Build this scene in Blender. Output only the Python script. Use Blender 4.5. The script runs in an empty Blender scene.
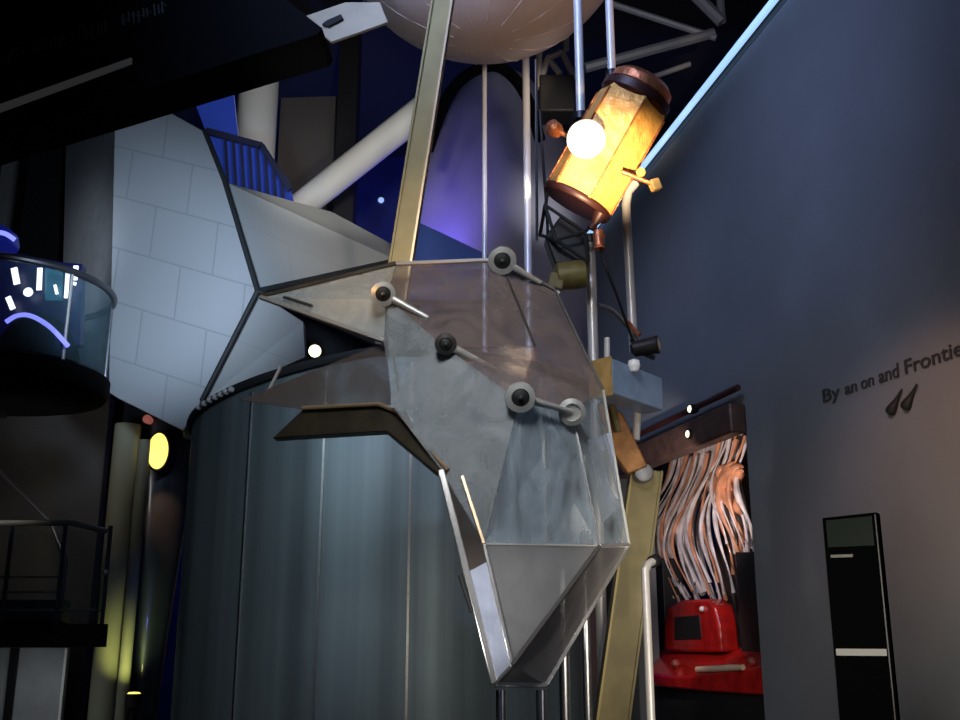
import bpy, bmesh, math, random
from mathutils import Vector, Matrix
random.seed(7)
C = bpy.context.scene.collection
PI = math.pi
F = 1029.0
PITCH = math.radians(15)
EYE = Vector((0, 0, 3.2))
FW = Vector((0, math.cos(PITCH), math.sin(PITCH)))
UP = Vector((0, -math.sin(PITCH), math.cos(PITCH)))
RT = Vector((1, 0, 0))

# ------------------------------------------------------------------ camera
cam = bpy.data.cameras.new('camera')
cam.sensor_width = 36
cam.lens = F / 960 * 36
cam.clip_end = 200
co = bpy.data.objects.new('camera', cam)
C.objects.link(co)
co.location = EYE
co.rotation_euler = (PI / 2 + PITCH, 0, 0)
bpy.context.scene.camera = co


def ray(px, py):
    return FW + RT * ((px - 480) / F) + UP * ((360 - py) / F)


def P(px, py, Y):
    """point of the place seen at a photo pixel, standing Y metres ahead"""
    d = ray(px, py)
    return EYE + d * (Y / d.y)


# right wall plane
WA = P(760, 636, 9.0)
_d = ray(215, 636)
WD = Vector((_d.x, _d.y, 0)).normalized()       # along the wall, going away
WN = Vector((WD.y, -WD.x, 0)).normalized()      # into the wall (away from us)
if WN.x < 0:
    WN = -WN


def W(px, py, off=0.0):
    """point on the right wall, off metres behind (+) or before (-) its face"""
    d = ray(px, py)
    p0 = WA + WN * off
    t = (p0 - EYE).dot(WN) / d.dot(WN)
    return EYE + d * t


def ws(p):
    return (p - WA).dot(WD)


def wp(s, z, off=0.0):
    p = WA + WD * s + WN * off
    return Vector((p.x, p.y, z))


# ------------------------------------------------------------------ materials
def mat(name, col, rough=.5, metal=0., emit=None, estr=0., alpha=1., noise=0., nscale=6., bump=0., bscale=40.,
        stretch=None, coat=0., spec=.5):
    m = bpy.data.materials.new(name)
    m.use_nodes = True
    nt = m.node_tree
    b = nt.nodes['Principled BSDF']
    b.inputs['Base Color'].default_value = (*col, 1)
    b.inputs['Roughness'].default_value = rough
    b.inputs['Metallic'].default_value = metal
    b.inputs['Alpha'].default_value = alpha
    b.inputs['Coat Weight'].default_value = coat
    b.inputs['Specular IOR Level'].default_value = spec
    if emit:
        b.inputs['Emission Color'].default_value = (*emit, 1)
        b.inputs['Emission Strength'].default_value = estr
    if noise or bump:
        tc = nt.nodes.new('ShaderNodeTexCoord')
        mp = nt.nodes.new('ShaderNodeMapping')
        nt.links.new(tc.outputs['Object'], mp.inputs['Vector'])
        if stretch:
            mp.inputs['Scale'].default_value = stretch
    if noise:
        n = nt.nodes.new('ShaderNodeTexNoise')
        n.inputs['Scale'].default_value = nscale
        n.inputs['Detail'].default_value = 5
        nt.links.new(mp.outputs['Vector'], n.inputs['Vector'])
        r = nt.nodes.new('ShaderNodeValToRGB')
        lo = tuple(max(0, c * (1 - noise)) for c in col)
        hi = tuple(min(1, c * (1 + noise)) for c in col)
        r.color_ramp.elements[0].position = .3
        r.color_ramp.elements[1].position = .7
        r.color_ramp.elements[0].color = (*lo, 1)
        r.color_ramp.elements[1].color = (*hi, 1)
        nt.links.new(n.outputs['Fac'], r.inputs['Fac'])
        nt.links.new(r.outputs['Color'], b.inputs['Base Color'])
    if bump:
        n2 = nt.nodes.new('ShaderNodeTexNoise')
        n2.inputs['Scale'].default_value = bscale
        n2.inputs['Detail'].default_value = 3
        nt.links.new(mp.outputs['Vector'], n2.inputs['Vector'])
        bp = nt.nodes.new('ShaderNodeBump')
        bp.inputs['Strength'].default_value = bump
        bp.inputs['Distance'].default_value = .03
        nt.links.new(n2.outputs['Fac'], bp.inputs['Height'])
        nt.links.new(bp.outputs['Normal'], b.inputs['Normal'])
    return m


def glass(name, col, alpha, rough=.18, bump=.15, vary=.25, stretch=(1, 1, 1)):
    """smudged acrylic sheet: part clear, part dusty and glossy"""
    m = mat(name, col, rough, 0, alpha=alpha, bump=bump, bscale=5)
    nt = m.node_tree
    b = nt.nodes['Principled BSDF']
    tc = nt.nodes.new('ShaderNodeTexCoord')
    n = nt.nodes.new('ShaderNodeTexNoise')
    n.inputs['Scale'].default_value = 4.5
    n.inputs['Detail'].default_value = 6
    n.inputs['Distortion'].default_value = 1.2
    mp = nt.nodes.new('ShaderNodeMapping')
    mp.inputs['Scale'].default_value = stretch
    nt.links.new(tc.outputs['Object'], mp.inputs['Vector'])
    nt.links.new(mp.outputs['Vector'], n.inputs['Vector'])
    mr = nt.nodes.new('ShaderNodeMapRange')
    mr.inputs['From Min'].default_value = .3
    mr.inputs['From Max'].default_value = .7
    mr.inputs['To Min'].default_value = max(0, alpha - vary)
    mr.inputs['To Max'].default_value = min(1, alpha + vary)
    nt.links.new(n.outputs['Fac'], mr.inputs['Value'])
    nt.links.new(mr.outputs['Result'], b.inputs['Alpha'])
    return m


def brickmat(name, c1, c2, mortar, bw, bh):
    m = mat(name, c1, .75)
    nt = m.node_tree
    b = nt.nodes['Principled BSDF']
    uv = nt.nodes.new('ShaderNodeUVMap')
    uv.uv_map = 'UVMap'
    br = nt.nodes.new('ShaderNodeTexBrick')
    br.inputs['Color1'].default_value = (*c1, 1)
    br.inputs['Color2'].default_value = (*c2, 1)
    br.inputs['Mortar'].default_value = (*mortar, 1)
    br.inputs['Scale'].default_value = 1
    br.inputs['Mortar Size'].default_value = .016
    br.inputs['Mortar Smooth'].default_value = .6
    br.inputs['Brick Width'].default_value = bw
    br.inputs['Row Height'].default_value = bh
    nt.links.new(uv.outputs['UV'], br.inputs['Vector'])
    nt.links.new(br.outputs['Color'], b.inputs['Base Color'])
    return m


M = dict(
    wall=mat('grey_blue_wall', (.17, .18, .195), .85, noise=.06, nscale=2),
    black=mat('black_paint', (.008, .008, .009), .6),
    slab=mat('black_bulkhead', (.004, .004, .005), .9, spec=.1),
    dark=mat('dark_metal', (.03, .03, .033), .4, .6),
    navy=mat('navy_wall', (.03, .04, .11), .7, noise=.3, nscale=1.5),
    darkbrown=mat('brown_grey_wall', (.085, .078, .075), .8, noise=.15, nscale=2),
    floor=mat('floor_vinyl', (.05, .05, .055), .5, noise=.2),
    ceil=mat('black_ceiling', (.012, .012, .014), .9),
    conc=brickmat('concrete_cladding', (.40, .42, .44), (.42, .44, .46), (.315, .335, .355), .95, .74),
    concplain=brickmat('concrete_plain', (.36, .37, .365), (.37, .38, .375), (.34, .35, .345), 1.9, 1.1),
    concside=mat('concrete_shaded_side', (.16, .165, .17), .8, noise=.1),  # darker colour holds the shadow on the side face
    seam=mat('dark_seam', (.02, .022, .024), .7),
    steel=mat('brushed_steel', (.55, .55, .56), .3, 1., noise=.1, nscale=20),
    pole=mat('satin_pole', (.66, .62, .60), .35, .25),
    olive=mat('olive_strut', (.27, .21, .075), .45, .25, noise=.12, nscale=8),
    olivedark=mat('olive_strut_dark', (.15, .12, .045), .5, .2, noise=.2, nscale=8),  # darker olive than the other strut
    sphere=mat('beige_globe', (.50, .42, .37), .6, noise=.08, nscale=3, stretch=(1, 1, .2)),
    plate=mat('beige_plate', (.46, .39, .27), .6, noise=.08),
    purple=mat('pale_plaster', (.50, .47, .60), .8, noise=.06, nscale=1.2),
    white=mat('white_column', (.70, .70, .66), .6),
    gold=mat('gold_foil', (.92, .45, .11), .42, .25, bump=.55, bscale=14, noise=.18, nscale=12),
    copper=mat('copper_cap', (.62, .22, .10), .35, .7, bump=.3, bscale=25, noise=.3, nscale=15),
    darkred=mat('dark_red_ring', (.05, .014, .011), .45, .2),
    dish=mat('white_dish', (.85, .84, .86), .5),
    clampmetal=mat('satin_fitting', (.62, .62, .59), .35, .45),
    rubber=mat('black_rubber', (.012, .012, .012), .6),
    bronze=mat('dark_bronze', (.045, .035, .022), .4, .6, noise=.35, nscale=9),
    bronzelit=mat('lit_bronze_edge', (.42, .30, .18), .35, .6),
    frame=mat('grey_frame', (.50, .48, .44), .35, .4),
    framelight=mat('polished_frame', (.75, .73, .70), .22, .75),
    framedark=mat('dark_frame', (.07, .065, .06), .4, .4),
    gfront=glass('smoky_acrylic', (.38, .41, .42), .52, .2, .3, .25),
    gupper=glass('brown_reflection_acrylic', (.26, .20, .185), .48, .2, .4, .3),  # brown tint stands in for reflections in the upper panels
    gleft=glass('pale_acrylic', (.60, .63, .59), .5, .2),
    glower=glass('clear_acrylic', (.42, .50, .56), .36, .12, .3, .33, (1.6, 1.6, .45)),  # upright alpha streaks imitate highlights in the lower panel
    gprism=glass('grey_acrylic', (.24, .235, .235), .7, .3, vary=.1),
    gbright=glass('pale_reflection_acrylic', (.55, .60, .74), .72, .12, vary=.15),  # pale blue colour holds the side panel's reflection
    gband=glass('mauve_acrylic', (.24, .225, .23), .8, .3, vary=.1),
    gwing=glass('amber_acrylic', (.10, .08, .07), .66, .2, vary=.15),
    rail=mat('rail_metal', (.10, .10, .11), .3, .7),
    railglass=glass('teal_glass', (.16, .30, .36), .12, .1, .03, .03),
    blueglow=mat('blue_light', (.05, .1, .4), .4, emit=(.06, .14, 1.0), estr=1.0),
    bluestrip=mat('blue_strip_light', (.2, .2, .6), .4, emit=(.22, .25, 1.0), estr=1.4),
    reflectglow=mat('reflection_streak', (.7, .8, 1), .4, emit=(.75, .82, 1.0), estr=2.0),  # glow imitates white reflections on the balcony glass
    neon=mat('pale_blue_neon', (.5, .8, 1), .4, emit=(.36, .60, .98), estr=1.1),
    bluewin=mat('blue_lit_glass', (.02, .04, .25), .2, emit=(.018, .045, .33), estr=.38, noise=0),
    mull=mat('navy_mullion', (.015, .02, .06), .5),
    yellowlamp=mat('yellow_lens', (.9, .8, .2), .4, emit=(1.0, .78, .16), estr=1.6),
    whitelamp=mat('warm_white_lens', (.9, .85, .6), .4, emit=(1.0, .9, .55), estr=2.5),
    dimlamp=mat('dim_strip_light', (.1, .1, .1), .5, emit=(.5, .5, .48), estr=.035),
    hull=mat('dark_blue_hull', (.035, .045, .065), .35, .3, coat=.3),
    greencol=mat('plaster_column', (.22, .22, .16), .8),
    text=mat('black_lettering', (.03, .03, .035), .7),
    dimtext=mat('dim_grey_lettering', (.07, .07, .07), .7),
    bluebox=mat('blue_lit_box', (.22, .30, .44), .45, .1, noise=.15, nscale=8),  # blue light on the beam side put into the colour
    ochre=mat('yellow_lit_end_plate', (.50, .32, .12), .5, .2, noise=.25, nscale=14),  # yellow light on the beam end put into the colour
    warmlit=mat('warmlit_bracket', (.32, .14, .04), .5, .3, noise=.35, nscale=14),  # warm light put into the orange brown
    beam=mat('dark_brown_beam', (.075, .043, .033), .45, .2, noise=.35, nscale=7),
    rope=mat('pale_pink_rope', (.66, .58, .57), .4, noise=.35, nscale=6, coat=.3),
    ropeo=mat('orange_rope', (.60, .26, .14), .4, noise=.35, nscale=6, coat=.3),
    ropeback=mat('dark_rock', (.10, .065, .06), .8, noise=.4, nscale=8, bump=.6, bscale=12),
    red=mat('glossy_red', (.42, .012, .01), .25, 0, coat=.5, noise=.3, nscale=8),
    cream=mat('cream_bar', (.75, .55, .38), .5),
    redrock=mat('red_brown_stone', (.28, .05, .035), .5, noise=.5, nscale=12, bump=.5, bscale=14),
    panel=mat('black_gloss_panel', (.0012, .0015, .0015), .7, spec=.0),
    panelgreen=mat('dark_green_panel', (.003, .007, .0055), .5, spec=.08),
    panelgrey=mat('grey_stripe', (.20, .20, .19), .6),
    under=mat('pale_grey_panel', (.35, .36, .36), .8, noise=.2, nscale=2),
    cable=mat('black_cable', (.01, .01, .012), .5),
    truss=mat('grey_truss', (.24, .24, .25), .5, .3),
    oliveg=mat('olive_motor', (.20, .16, .05), .45, .2, noise=.3, nscale=14),
)

# drum: brushed steel sheets with upright seams and vertical grain; light streaks are put into the colour
m = mat('drum_steel', (.30, .36, .39), .46, .5)
nt = m.node_tree
b = nt.nodes['Principled BSDF']
tc = nt.nodes.new('ShaderNodeTexCoord')
mp = nt.nodes.new('ShaderNodeMapping')
mp.inputs['Scale'].default_value = (2.6, 2.6, .04)
nt.links.new(tc.outputs['Object'], mp.inputs['Vector'])
n = nt.nodes.new('ShaderNodeTexNoise')
n.inputs['Scale'].default_value = 2.2
n.inputs['Detail'].default_value = 4
nt.links.new(mp.outputs['Vector'], n.inputs['Vector'])
r = nt.nodes.new('ShaderNodeValToRGB')
r.color_ramp.elements[0].position = .35
r.color_ramp.elements[0].color = (.17, .215, .24, 1)
r.color_ramp.elements[1].position = .72
r.color_ramp.elements[1].color = (.30, .38, .41, 1)
nt.links.new(n.outputs['Fac'], r.inputs['Fac'])
nt.links.new(r.outputs['Color'], b.inputs['Base Color'])
bp = nt.nodes.new('ShaderNodeBump')
bp.inputs['Strength'].default_value = .12
bp.inputs['Distance'].default_value = .05
nt.links.new(n.outputs['Fac'], bp.inputs['Height'])
nt.links.new(bp.outputs['Normal'], b.inputs['Normal'])
M['drum'] = m


# ------------------------------------------------------------------ builders
class MB:
    def __init__(s):
        s.v = []
        s.f = []

    def add(s, vs, fs):
        o = len(s.v)
        s.v += [Vector(v) for v in vs]
        s.f += [[i + o for i in f] for f in fs]
        return s

    def box(s, c, size, X=Vector((1, 0, 0)), Z=Vector((0, 0, 1))):
        X = X.normalized()
        Yv = Z.cross(X).normalized()
        Zv = X.cross(Yv).normalized()
        hx, hy, hz = [a / 2 for a in size]
        c = Vector(c)
        vs = [c + X * (hx * a) + Yv * (hy * bb) + Zv * (hz * d) for a in (-1, 1) for bb in (-1, 1) for d in (-1, 1)]
        return s.add(vs, [(0, 1, 3, 2), (4, 6, 7, 5), (0, 4, 5, 1), (2, 3, 7, 6), (0, 2, 6, 4), (1, 5, 7, 3)])

    def bar(s, a, b_, w, h, up=Vector((0, 0, 1))):
        """rectangular bar from a to b_"""
        d = (b_ - a)
        L = d.length
        d.normalize()
        side = d.cross(up)
        if side.length < 1e-4:
            side = d.cross(Vector((0, 1, 0)))
        side.normalize()
        u = side.cross(d).normalized()
        vs = []
        for p in (a, b_):
            for x, y in ((-1, -1), (1, -1), (1, 1), (-1, 1)):
                vs.append(p + side * (x * w / 2) + u * (y * h / 2))
        return s.add(vs, [(3, 2, 1, 0), (4, 5, 6, 7), (0, 1, 5, 4), (1, 2, 6, 5), (2, 3, 7, 6), (3, 0, 4, 7)])

    def prism(s, pts, ext):
        """polygon extruded along the vector ext"""
        pts = [Vector(p) for p in pts]
        n_ = len(pts)
        ext = Vector(ext)
        vs = pts + [p + ext for p in pts]
        fs = [tuple(range(n_ - 1, -1, -1)), tuple(range(n_, 2 * n_))]
        for i in range(n_):
            j = (i + 1) % n_
            fs.append((i, j, n_ + j, n_ + i))
        return s.add(vs, fs)

    def sheet(s, pts, t):
        """polygon sheet of thickness t along its own normal"""
        pts = [Vector(p) for p in pts]
        nn = Vector((0, 0, 0))
        for i in range(len(pts)):
            a, b_ = pts[i], pts[(i + 1) % len(pts)]
            nn += a.cross(b_)
        nn.normalize()
        return s.prism(pts, nn * t)

    def tube(s, pts, rad, n_=10, cap=True):
        pts = [Vector(p) for p in pts]
        rads = rad if isinstance(rad, (list, tuple)) else [rad] * len(pts)
        o = len(s.v)
        prev = None
        for i, p in enumerate(pts):
            if i == 0:
                d = pts[1] - p
            elif i == len(pts) - 1:
                d = p - pts[i - 1]
            else:
                d = (pts[i + 1] - p).normalized() + (p - pts[i - 1]).normalized()
            d.normalize()
            if prev is None:
                a = d.cross(Vector((0, 0, 1)))
                if a.length < .05:
                    a = d.cross(Vector((0, 1, 0)))
            else:
                a = prev - d * prev.dot(d)
            a.normalize()
            prev = a
            b_ = d.cross(a)
            for k in range(n_):
                t = 2 * PI * k / n_
                s.v.append(p + (a * math.cos(t) + b_ * math.sin(t)) * rads[i])
        for i in range(len(pts) - 1):
            for k in range(n_):
                k2 = (k + 1) % n_
                s.f.append([o + i * n_ + k, o + i * n_ + k2, o + (i + 1) * n_ + k2, o + (i + 1) * n_ + k])
        if cap:
            s.f.append([o + k for k in range(n_ - 1, -1, -1)])
            e = o + (len(pts) - 1) * n_
            s.f.append([e + k for k in range(n_)])
        return s

    def lathe(s, base, axis, prof, n_=32, a0=0., a1=2 * PI):
        """profile of (radius, height along axis)"""
        axis = Vector(axis).normalized()
        x = axis.cross(Vector((0, 1, 0)))
        if x.length < .05:
            x = axis.cross(Vector((1, 0, 0)))
        x.normalize()
        y = axis.cross(x)
        base = Vector(base)
        full = abs(a1 - a0 - 2 * PI) < 1e-6
        cols = n_ if full else n_ + 1
        o = len(s.v)
        for rr, hh in prof:
            for k in range(cols):
                t = a0 + (a1 - a0) * k / n_
                s.v.append(base + axis * hh + (x * math.cos(t) + y * math.sin(t)) * max(rr, 1e-4))
        for i in range(len(prof) - 1):
            for k in range(n_):
                k2 = (k + 1) % cols
                s.f.append([o + i * cols + k, o + i * cols + k2, o + (i + 1) * cols + k2, o + (i + 1) * cols + k])
        if full:
            s.f.append([o + k for k in range(cols - 1, -1, -1)])
            e = o + (len(prof) - 1) * cols
            s.f.append([e + k for k in range(cols)])
        return s

    def build(s, name, m_, parent=None, bevel=0., ang=35, uv=False, label=None):
        me = bpy.data.meshes.new(name)
        org = Vector((0, 0, 0))
        if parent is None and s.v:
            lo = Vector((min(v.x for v in s.v), min(v.y for v in s.v), min(v.z for v in s.v)))
            hi = Vector((max(v.x for v in s.v), max(v.y for v in s.v), max(v.z for v in s.v)))
            org = Vector(((lo.x + hi.x) / 2, (lo.y + hi.y) / 2, lo.z))
        elif parent is not None:
            q = parent
            while q is not None:
                org = org + Vector(q.location)
                q = q.parent
        me.from_pydata([v - org for v in s.v], [], s.f)
        bm = bmesh.new()
        bm.from_mesh(me)
        bmesh.ops.recalc_face_normals(bm, faces=bm.faces)
        bm.to_mesh(me)
        bm.free()
        if uv:
            l = me.uv_layers.new(name='UVMap')
            # basis from the largest face
            big = max(me.polygons, key=lambda p: p.area)
            nn = big.normal
            u = Vector((0, 0, 1)).cross(nn)
            u = u.normalized() if u.length > .05 else Vector((1, 0, 0))
            w = nn.cross(u)
            u2 = u
            w2 = w + u * uv
            for p in me.polygons:
                for li in p.loop_indices:
                    c = me.vertices[me.loops[li].vertex_index].co
                    l.data[li].uv = (c.dot(u2), c.dot(w2))
        me.polygons.foreach_set('use_smooth', [True] * len(me.polygons))
        me.set_sharp_from_angle(angle=math.radians(ang))
        me.materials.append(M[m_] if isinstance(m_, str) else m_)
        o = bpy.data.objects.new(name, me)
        C.objects.link(o)
        if parent is None:
            o.location = org
        else:
            o.parent = parent
        if bevel:
            bv = o.modifiers.new('bevel', 'BEVEL')
            bv.width = bevel
            bv.segments = 2
            bv.limit_method = 'ANGLE'
        if label:
            o['label'] = label
        return o


def tag(o, label, cat, group=None, kind=None):
    o['label'] = label
    o['category'] = cat
    if group:
        o['group'] = group
    if kind:
        o['kind'] = kind
    return o


def struct(o):
    o['kind'] = 'structure'
    return o


def thing(name, label, cat, loc=(0, 0, 0), group=None):
    o = bpy.data.objects.new(name, None)
    o.empty_display_size = .1
    C.objects.link(o)
    o.location = loc
    return tag(o, label, cat, group)


def lerp(a, b_, t):
    return a + (b_ - a) * t


def bez(pts, n_=12):
    """smooth Catmull-Rom through the points"""
    out = []
    q = [pts[0]] + list(pts) + [pts[-1]]
    for i in range(1, len(q) - 2):
        p0, p1, p2, p3 = q[i - 1], q[i], q[i + 1], q[i + 2]
        for k in range(n_):
            t = k / n_
            out.append(.5 * ((2 * p1) + (p2 - p0) * t + (2 * p0 - 5 * p1 + 4 * p2 - p3) * t * t + (3 * p1 - p0 - 3 * p2 + p3) * t ** 3))
    out.append(q[-2])
    return out


CEIL = 14.0
# ------------------------------------------------------------------ the setting
struct(MB().box((0, 10, -.1), (24, 30, .2)).build('floor', 'floor'))
struct(MB().box((0, 10, CEIL + .1), (24, 30, .2)).build('ceiling', 'ceil'))
struct(MB().box((0, 22.1, CEIL / 2), (24, .2, CEIL)).build('wall_back', 'navy'))
struct(MB().box((-10.1, 10, CEIL / 2), (.2, 24, CEIL)).build('wall_left', 'darkbrown'))

# right wall with the display opening
sL, sR = ws(W(636, 600)), ws(W(757, 600))
zT = W(748, 403).z
topA, topB = W(783, 0), W(600, 228)
sN, sF = ws(W(960, 360)) - 2.2, ws(W(594, 300))
zA = lambda s_: topA.z + (topB.z - topA.z) * (s_ - ws(topA)) / (ws(topB) - ws(topA))
TH = .25
w_ = MB()


def wallpiece(s0, s1, z0a, z0b, z1a, z1b):
    w_.prism([wp(s0, z0a), wp(s1, z0b), wp(s1, z1b), wp(s0, z1a)], WN * TH)


wallpiece(sN, sR, 0, 0, zA(sN), zA(sR))
wallpiece(sR, sL, zT, zT, zA(sR), zA(sL))
wallpiece(sL, sF, 0, 0, zA(sL), zA(sF))
struct(w_.build('wall_right', 'wall', ang=20))

# ------------------------------------------------------------------ neon on the wall's top edge
nb = MB()
na, nbp = wp(ws(W(800, 0)) - .6, 0, -.06), wp(sF, 0, -.06)
na.z = zA(ws(na)) + .02
nbp.z = zA(ws(nbp)) + .02
neon = thing('neon_tube', 'long straight pale blue neon tube sloping along the top edge of the dark wall', 'light tube', lerp(na, nbp, .5))
MB().tube([na, nbp], .034, 12).build('glowing_tube', 'neon', neon)
MB().bar(na + WN * .08 - Vector((0, 0, .02)), nbp + WN * .08 - Vector((0, 0, .02)), .05, .09).build('backing_channel', 'dark', neon)


# ------------------------------------------------------------------ lettering on the wall
def text_mesh(body, size, name):
    cu = bpy.data.curves.new(name, 'FONT')
    cu.body = body
    cu.size = size
    cu.extrude = .004
    t = bpy.data.objects.new(name, cu)
    C.objects.link(t)
    dg = bpy.context.evaluated_depsgraph_get()
    me = bpy.data.meshes.new_from_object(t.evaluated_get(dg))
    me.name = name
    bpy.data.objects.remove(t)
    o = bpy.data.objects.new(name, me)
    C.objects.link(o)
    me.materials.clear()
    return o


def on_wall(o, px, py, px2, py2, m_):
    a, b_ = W(px, py, -.012), W(px2, py2, -.012)
    x = (b_ - a).normalized()
    z = -WN
    y = z.cross(x).normalized()
    o.matrix_world = Matrix(((x.x, y.x, z.x, a.x), (x.y, y.y, z.y, a.y), (x.z, y.z, z.z, a.z), (0, 0, 0, 1)))
    o.data.materials.append(M[m_])
    w0 = max(v.co.x for v in o.data.vertices)
    k = (b_ - a).length / w0
    for v in o.data.vertices:
        v.co.x *= k
        v.co.y *= k
    return o


wl = thing('wall_lettering', 'row of thin black lettering climbing the right wall, above the quotation mark', 'lettering', W(890, 378))
for wd, x0, x1 in (('By', 822, 840), ('an', 845, 857), ('on', 861, 874), ('and', 879, 899), ('Frontie', 904, 963)):
    yb = lambda px: 403 - (px - 822) * .345
    o = on_wall(text_mesh(wd, .2, 'word'), x0, yb(x0), x1, yb(x1), 'text')
    lim = .13 if wd == 'By' else .10
    hh = max(v.co.y for v in o.data.vertices)
    if wd in ('By', 'and', 'Frontie'):
        lim = .098
    else:
        lim = .062
    for v in o.data.vertices:
        v.co.y *= lim / hh
    mw = o.matrix_world.copy()
    o.parent = wl
    o.matrix_parent_inverse = Matrix.Identity(4)
    mw.translation = mw.translation - wl.location
    o.matrix_basis = mw
# opening quotation mark: two drops with tails
q = MB()
for dx in (0, 15):
    e_ = -dx * .33
    pts = [W(890 + dx, 413 + e_, -.02), W(893 + dx, 407 + e_, -.02), W(897 + dx, 399 + e_, -.02), W(902 + dx, 389 + e_, -.02)]
    q.tube(bez(pts, 5), [.030, .036, .038, .038, .036, .033, .03, .026, .022, .019, .016, .013, .011, .009, .007, .005], 10)
tag(q.build('quotation_mark', 'black'), 'big black opening quotation mark on the right wall under the lettering', 'lettering')

# ------------------------------------------------------------------ display niche: rope lava relief
zB = 0.0
lr = thing('lava_relief', 'pale pink and orange rope-like relief flowing down inside the wall opening', 'relief', wp((sL + sR) / 2, 0, .9))
MB().prism([wp(sR - .6, 0, 1.3), wp(sL + .6, 0, 1.3), wp(sL + .6, zT + .3, 1.3), wp(sR - .6, zT + .3, 1.3)], WN * .15).build('backing_panel', 'ropeback', lr)
rp, ro = MB(), MB()
for i in range(64):
    u = i / 63
    x0 = lerp(676, 742, u) + random.uniform(-6, 6)
    y0 = lerp(452, 428, u) + random.uniform(-5, 10)
    x1 = lerp(656, 748, u) + random.uniform(-6, 6)
    ph = random.uniform(0, .9) + u * 2.0
    am = random.uniform(6, 12)
    off = .55 + random.uniform(0, .45)
    yb = lerp(588, 600, u) + random.uniform(-14, 12)
    if u > .72:
        yb = random.uniform(530, 575)
    pts = []
    for k in range(9):
        t = k / 8
        x = lerp(x0, x1, t ** .8) - 16 * math.sin(PI * t) * (1 - u) + am * math.sin(u * 2.2 + t * 6.2) * (1 - .3 * u)
        pts.append(W(x, lerp(y0, yb, t), off + .12 * math.sin(ph + 4 * t)))
    R0 = random.uniform(.014, .034)
    if .38 < u < .5:
        R0 = random.uniform(.03, .05)
    cur = bez(pts, 4)
    rads = [R0 * (.75 + .35 * math.sin(ph + j * .35)) for j in range(len(cur))]
    orange = u > .6 and random.random() < .45 or random.random() < .05
    (ro if orange else rp).tube(cur, rads, 8)
for k in range(7):
    p = W(random.uniform(712, 742), random.uniform(455, 505), .5 + random.uniform(0, .2))
    q2 = W(random.uniform(712, 746), random.uniform(470, 520), .5)
    ro.tube(bez([p, lerp(p, q2, .5) + Vector((0, 0, .05)), q2], 5), [.03, .06, .075, .08, .085, .085, .08, .075, .06, .05, .02], 10)
rp.build('rope_strands', 'rope', lr)['kind'] = 'stuff'
oo = ro.build('rope_strands', 'ropeo', lr, label='orange rope strands')
oo['kind'] = 'stuff'
for (pa, pb, y0) in ((650, 662, 558), (735, 756, 552)):
    a, b_ = W(pa, y0, .5), W(pb, y0, .5)
    MB().prism([Vector((a.x, a.y, 0)), Vector((b_.x, b_.y, 0)), Vector((b_.x, b_.y, b_.z)), Vector((a.x, a.y, a.z))], WN * .25).build('dark_pillar', 'black', lr, .01)

# red counter with a red model and a cream bar
ca, cb = W(632, 668, .12), W(760, 668, .12)
zt = W(700, 672, .1).z
ctr = thing('red_counter', 'curved glossy red counter on a black base at the foot of the wall opening', 'counter', wp((ws(ca) + ws(cb)) / 2, 0, .3))
outline = []
s0, s1 = ws(cb), ws(ca)
for k in range(21):
    t = k / 20
    outline.append(wp(lerp(s0, s1, t), 0, .22 - .30 * math.sin(PI * t)))
outline += [wp(s1, 0, .62), wp(s0, 0, .62)]
zbk = W(700, 646, .55).z
slope = lambda p: lerp(zt - .06, zbk, min(1, max(0, ((p - WA).dot(WN) + .10) / .6)))
ns_ = len(outline)
cen_ = sum(outline, Vector()) / ns_
vs = [Vector((p.x, p.y, zt - .16)) for p in outline] + [Vector((p.x, p.y, slope(p))) for p in outline]
MB().add(vs, [tuple(range(ns_ - 1, -1, -1)), tuple(range(ns_, 2 * ns_))] + [(i, (i + 1) % ns_, ns_ + (i + 1) % ns_, ns_ + i) for i in range(ns_)]).build('counter_top', 'red', ctr, .02)
MB().prism([Vector((p.x, p.y, 0)) + WN * .06 for p in outline], (0, 0, zt - .165)).build('counter_base', 'black', ctr)
# red model: arched block with a dark window
rm = thing('red_model', 'red rounded model with a dark window standing on the red counter', 'model', W(688, 660, .4))
mp_ = []
zb = zt
for (px, py) in ((664, 652), (664, 622), (668, 606), (680, 600), (706, 599), (714, 606), (718, 626), (720, 652)):
    p = W(px, py, .34)
    mp_.append(Vector((p.x, p.y, max(p.z, zb))))
MB().prism(mp_, WN * .22).build('shell', 'red', rm, .03)
wn = [W(px, py, .33) for px, py in ((674, 640), (674, 617), (699, 615), (701, 639))]
MB().prism(wn, WN * .05).build('dark_window', 'black', rm, .006)
MB().lathe(W(702, 609, .325), -WN, [(.022, -.02), (.03, 0), (.02, .02), (0, .028)], 16).build('chrome_knob', 'dish', rm, label='small pale knob')
a, b_ = W(697, 664, .02), W(742, 650, .1)
a.z = slope(a) + .028
b_.z = slope(b_) + .03
tag(MB().tube([a, lerp(a, b_, .3), lerp(a, b_, .7), b_], [.028, .028, .03, .026], 12).build('cream_bar', 'cream'), 'short cream coloured bar lying on the right of the red counter', 'bar')
for i, (px, off, r_, lb) in enumerate(((636, .1, .035, 'small cream pebble at the left end of the red counter'), (676, .08, .05, 'small mottled red stone in the middle of the red counter, left of the cream bar'), (752, .2, .045, 'small mottled red stone at the right end of the red counter'))):
    p = W(px, 668, off)
    p.z = slope(p) + r_ * .8
    k = MB().lathe(p - Vector((0, 0, r_ * .8)), (0, 0, 1), [(r_ * .6, 0), (r_, r_ * .5), (r_ * .95, r_), (r_ * .6, r_ * 1.45), (0.005, r_ * 1.6)], 14)
    tag(k.build('pebble' if i == 0 else 'stone', 'cream' if i == 0 else 'redrock'), lb, 'stone')

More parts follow.
